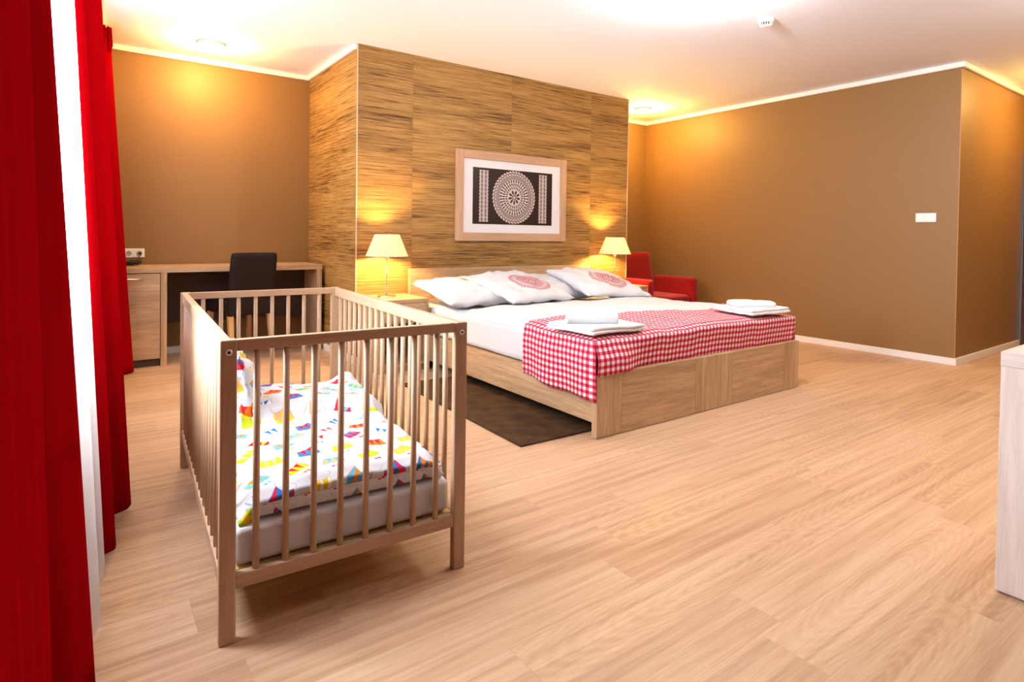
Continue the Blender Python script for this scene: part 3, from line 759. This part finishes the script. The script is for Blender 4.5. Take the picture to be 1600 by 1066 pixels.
table_lamp(2.07, 4.70, 'lit white-shaded table lamp on the left bedside table')
table_lamp(4.80, 4.70, 'lit white-shaded table lamp on the right bedside table')

# ------------------------------------------------------------------ picture
pc = thing('framed_picture', 'framed dark lace print with a round doily, above the bed', 'picture', (3.55, 4.93, 1.523))
def pb(name, b, mat, par=pc, **kw): return box(name, (b[0]-3.55, b[1]-3.55, b[2]-4.93, b[3]-4.93, b[4]-1.523, b[5]-1.523), mat, par, **kw)
x0, x1, z0, z1, fw = 2.86, 4.243, 1.077, 1.963, .082
FRM = {a: oak(a, 'picture_oak_'+a, (.56, .35, .21), (.46, .27, .15)) for a in 'xz'}
pb('frame_rail', (x0+fw, x1-fw, 4.897, 4.9295, z1-fw, z1), FRM['x'], bevel=.003); pb('frame_rail', (x0+fw, x1-fw, 4.897, 4.9295, z0, z0+fw), FRM['x'], bevel=.003)
pb('frame_stile', (x0, x0+fw, 4.897, 4.9295, z0, z1), FRM['z'], bevel=.003); pb('frame_stile', (x1-fw, x1, 4.897, 4.9295, z0, z1), FRM['z'], bevel=.003)
pb('mount', (x0+fw, x1-fw, 4.912, 4.924, z0+fw, z1-fw), simple('white_mount_board', (.80, .79, .80), .6))
pb('print', (3.051, 4.049, 4.9095, 4.9118, 1.245, 1.80), PRINT, bevel=0)

# ------------------------------------------------------------------ desk, chair and things on the desk
dk = thing('desk', 'long pale oak desk with a cupboard at its left end, against the far wall', 'desk', (.95, 6.0, 0))
def db(name, b, mat, par=dk, **kw): return box(name, (b[0]-.95, b[1]-.95, b[2]-6., b[3]-6., b[4], b[5]), mat, par, **kw)
YD = 5.72; HD = .828
db('desktop', (.0, 1.85, YD, 6.27, HD-.045, HD), OAK['x'], bevel=.002)
db('side_panel', (1.802, 1.848, YD+.001, 6.268, 0, HD-.0455), OAK['z']); db('side_panel', (.499, .545, YD+.001, 6.268, 0, HD-.0455), OAK['z']); db('side_panel', (.001, .045, YD+.001, 6.268, 0, HD-.0455), OAK['z'])
db('modesty_panel', (.546, 1.801, 6.14, 6.16, .30, HD-.046), DESKSHADE)
db('plinth', (.046, .498, YD+.03, YD+.05, 0, .06), DARKEDGE); db('cupboard_back', (.046, .498, 6.24, 6.26, .06, HD-.046), OAK['x'])
dd = db('door', (.049, .494, YD, YD+.02, .066, HD-.052), OAK['x'])
bm = bmesh.new(); tube(bm, [(.20-.95, YD-6, .735), (.20-.95, YD-6.028, .735), (.365-.95, YD-6.028, .735), (.365-.95, YD-6, .735)], .0065); new_obj('handle', bm, STEEL, dd, smooth=True)

ch = thing('dining_chair', 'dark brown upholstered chair with honey wooden legs pulled up to the desk', 'chair', (1.13, 5.78, 0), rad(13))
soft_box('seat', -.21, .21, -.18, .26, .41, .53, .03, LEATHER, ch, n=14, wr=.002)
def backfn():
    bm = bmesh.new(); bmesh.ops.create_cube(bm, size=1); bmesh.ops.subdivide_edges(bm, edges=bm.edges, cuts=12, use_grid_fill=True)
    for v in bm.verts:
        x, y, z = v.co.x*.42, v.co.y*.065, v.co.z+.5
        r = .022
        q = Vector((max(-.21+r, min(.21-r, x)), max(-.0325+r, min(.0325-r, y)), max(.04, min(.96, z)))); p_ = Vector((x, y, z)); d = p_-q
        z = p_.z
        if d.length > 1e-6: d2 = Vector((d.x, d.y, d.z*.56)); dn = d2.normalized()*min(r, d2.length if d2.length < r else r); p_ = q+Vector((dn.x, dn.y, dn.z/.56))
        hgt = .40+p_.z*.555; lean = -.20-.075*(p_.z)**1.3
        wv = 1-.06*p_.z+.0
        v.co = Vector((p_.x*wv, lean+p_.y+.012*math.cos(p_.x*7), hgt))
    return bm
new_obj('backrest', backfn(), LEATHER, ch, smooth=True)
for sx in (-1, 1):
    for sy, yb_, yt in ((1, .23, .22), (-1, -.25, -.19)):
        bm = bmesh.new(); top, bot = .022, .015; x = sx*.175
        vs = [bm.verts.new((x+a*top, yt+b*top, .412)) for a, b in ((-1, -1), (1, -1), (1, 1), (-1, 1))]+[bm.verts.new((x+sx*.006+a*bot, yb_+b*bot, 0)) for a, b in ((-1, -1), (1, -1), (1, 1), (-1, 1))]
        bm.faces.new(vs[:4]); bm.faces.new(vs[4:][::-1])
        for k in range(4): bm.faces.new((vs[k], vs[(k+1) % 4], vs[4+(k+1) % 4], vs[4+k]))
        new_obj('leg', bm, CHAIRLEG, ch, bevel=.002)
# wall socket with plugged-in charger
sk = thing('wall_socket', 'white double socket plate on the wall above the left end of the desk', 'socket', (.335, YWL, .93))
box('plate', (-.10, .085, -.012, -.0005, -.038, .042), PLASTIC, sk, bevel=.004, bseg=3)
for cx_ in (-.035, .045):
    bm = bmesh.new(); lathe(bm, [(.0, 0), (.019, 0), (.021, .003)] if False else [(.0195, 0.0), (.0215, .003)], 24)
    o = new_obj('socket_insert', bm, simple('socket_grey', (.45, .44, .42), .5), sk); o.location = (cx_, -.0125, 0); o.rotation_euler = (rad(90), 0, 0)
    bm = bmesh.new()
    for dx, dz in ((-.0095, 0), (.0095, 0), (0, .011)): bbox(bm, cx_+dx-.003, cx_+dx+.003, -.0168, -.0155, dz-.003, dz+.003)
    new_obj('pin_hole', bm, HOLE, sk)
cg = thing('phone_charger', 'black plug, cable and coiled lead lying on the left end of the desk', 'charger', (.30, 6.12, HD))
bm = bmesh.new(); bbox(bm, .075, .095, .118, .1485, .085, .115); new_obj('plug', bm, BLACK, cg, bevel=.004)
bm = bmesh.new(); pts = [(.085, .12, .10), (.07, .10, .06), (.05, .07, .012)]
for k in range(60): a = k*.45; pts.append((-.01+(.075+.02*math.sin(k*.7))*math.cos(a), -.03+(.05+.014*math.sin(k*1.1))*math.sin(a), .007+.028*(k/60)+.006*math.sin(k)))
tube(bm, pts, .0045, 6); new_obj('cable', bm, BLACK, cg, smooth=True)
bm = bmesh.new(); bbox(bm, -.05, .03, -.06, -.01, .001, .030); new_obj('adapter', bm, BLACK, cg, bevel=.006)

# light switch
sw = thing('light_switch', 'white wide double light switch on the long brown wall', 'switch', (XR, 2.262, 1.357))
box('plate', (-.011, -.0005, -.085, .085, -.043, .043), PLASTIC, sw, bevel=.004, bseg=3)
for k in (-1, 1): box('rocker', (-.015, -.0112, k*.041-.034, k*.041+.034, -.034, .034), PLASTIC, sw, bevel=.002)

# ------------------------------------------------------------------ armchair
ac = thing('armchair', 'bright red upholstered armchair in the corner behind the right bedside table', 'armchair', (5.66, 4.94, 0), rad(0))
# local: faces -y, x to its left
soft_box('seat_cushion', -.335, .335, -.36, .22, .26, .44, .04, REDFAB, ac, n=16, wr=.002)
soft_box('seat_base', -.338, .338, -.35, .30, .06, .255, .02, REDFAB, ac, n=10, wr=.001)
for s in (-1, 1): soft_box('armrest', s*.40-.055, s*.40+.055, -.38, .26, .06, .645, .032, REDFAB, ac, n=18, wr=.001)
def acback():
    bm = bmesh.new(); bmesh.ops.create_cube(bm, size=1); bmesh.ops.subdivide_edges(bm, edges=bm.edges, cuts=14, use_grid_fill=True)
    for v in bm.verts:
        p_ = Vector((v.co.x*.80, v.co.y*.15, v.co.z*.66)); r = .04
        q = Vector((max(-.40+r, min(.40-r, p_.x)), max(-.075+r, min(.075-r, p_.y)), max(-.33+r, min(.33-r, p_.z)))); d = p_-q
        if d.length > r: p_ = q+d.normalized()*r
        z = p_.z+.33; v.co = Vector((p_.x*(1-.10*z), p_.y+.28+.16*z, z+.28))
    return bm
new_obj('backrest', acback(), REDFAB, ac, smooth=True)
for sx in (-.39, .39):
    for sy in (-.3, .2): box('leg', (sx-.02, sx+.02, sy-.02, sy+.02, 0, .062), DOORM, ac)

# ------------------------------------------------------------------ cabinet at the right edge
cb = thing('sideboard', 'pale oak sideboard cut off by the right edge of the view', 'sideboard', (3.1, .31, 0))
def cbx(name, b, mat, par=cb, **kw): return box(name, (b[0]-3.1, b[1]-3.1, b[2]-.31, b[3]-.31, b[4], b[5]), mat, par, **kw)
PALE = {a: oak(a, 'limed_oak_'+a, (.86, .77, .70), (.70, .60, .53)) for a in 'xyz'}
X0 = 2.395
cbx('top', (X0, 3.8, .02, .62, .735, .782), PALE['y'], bevel=.002)
cbx('side_panel', (X0+.001, X0+.045, .021, .619, .006, .7345), PALE['z']); cbx('side_panel', (3.755, 3.799, .021, .619, .006, .7345), PALE['z'])
cbx('back_panel', (X0+.046, 3.754, .03, .045, .05, .734), PALE['x']); cbx('bottom_shelf', (X0+.046, 3.754, .046, .60, .05, .07), PALE['x'])
for k in range(3):
    xa = X0+.048+k*.4365; q = cbx('door', (xa, xa+.433, .598, .618, .072, .732), PALE['z'])
    bm = bmesh.new(); tube(bm, [(xa+.15-3.1, .618-.31, .66), (xa+.15-3.1, .645-.31, .66), (xa+.29-3.1, .645-.31, .66), (xa+.29-3.1, .618-.31, .66)], .006); new_obj('handle', bm, STEEL, q, smooth=True)
cbx('plinth', (X0+.03, 3.78, .05, .59, 0, .0055), DARKEDGE)
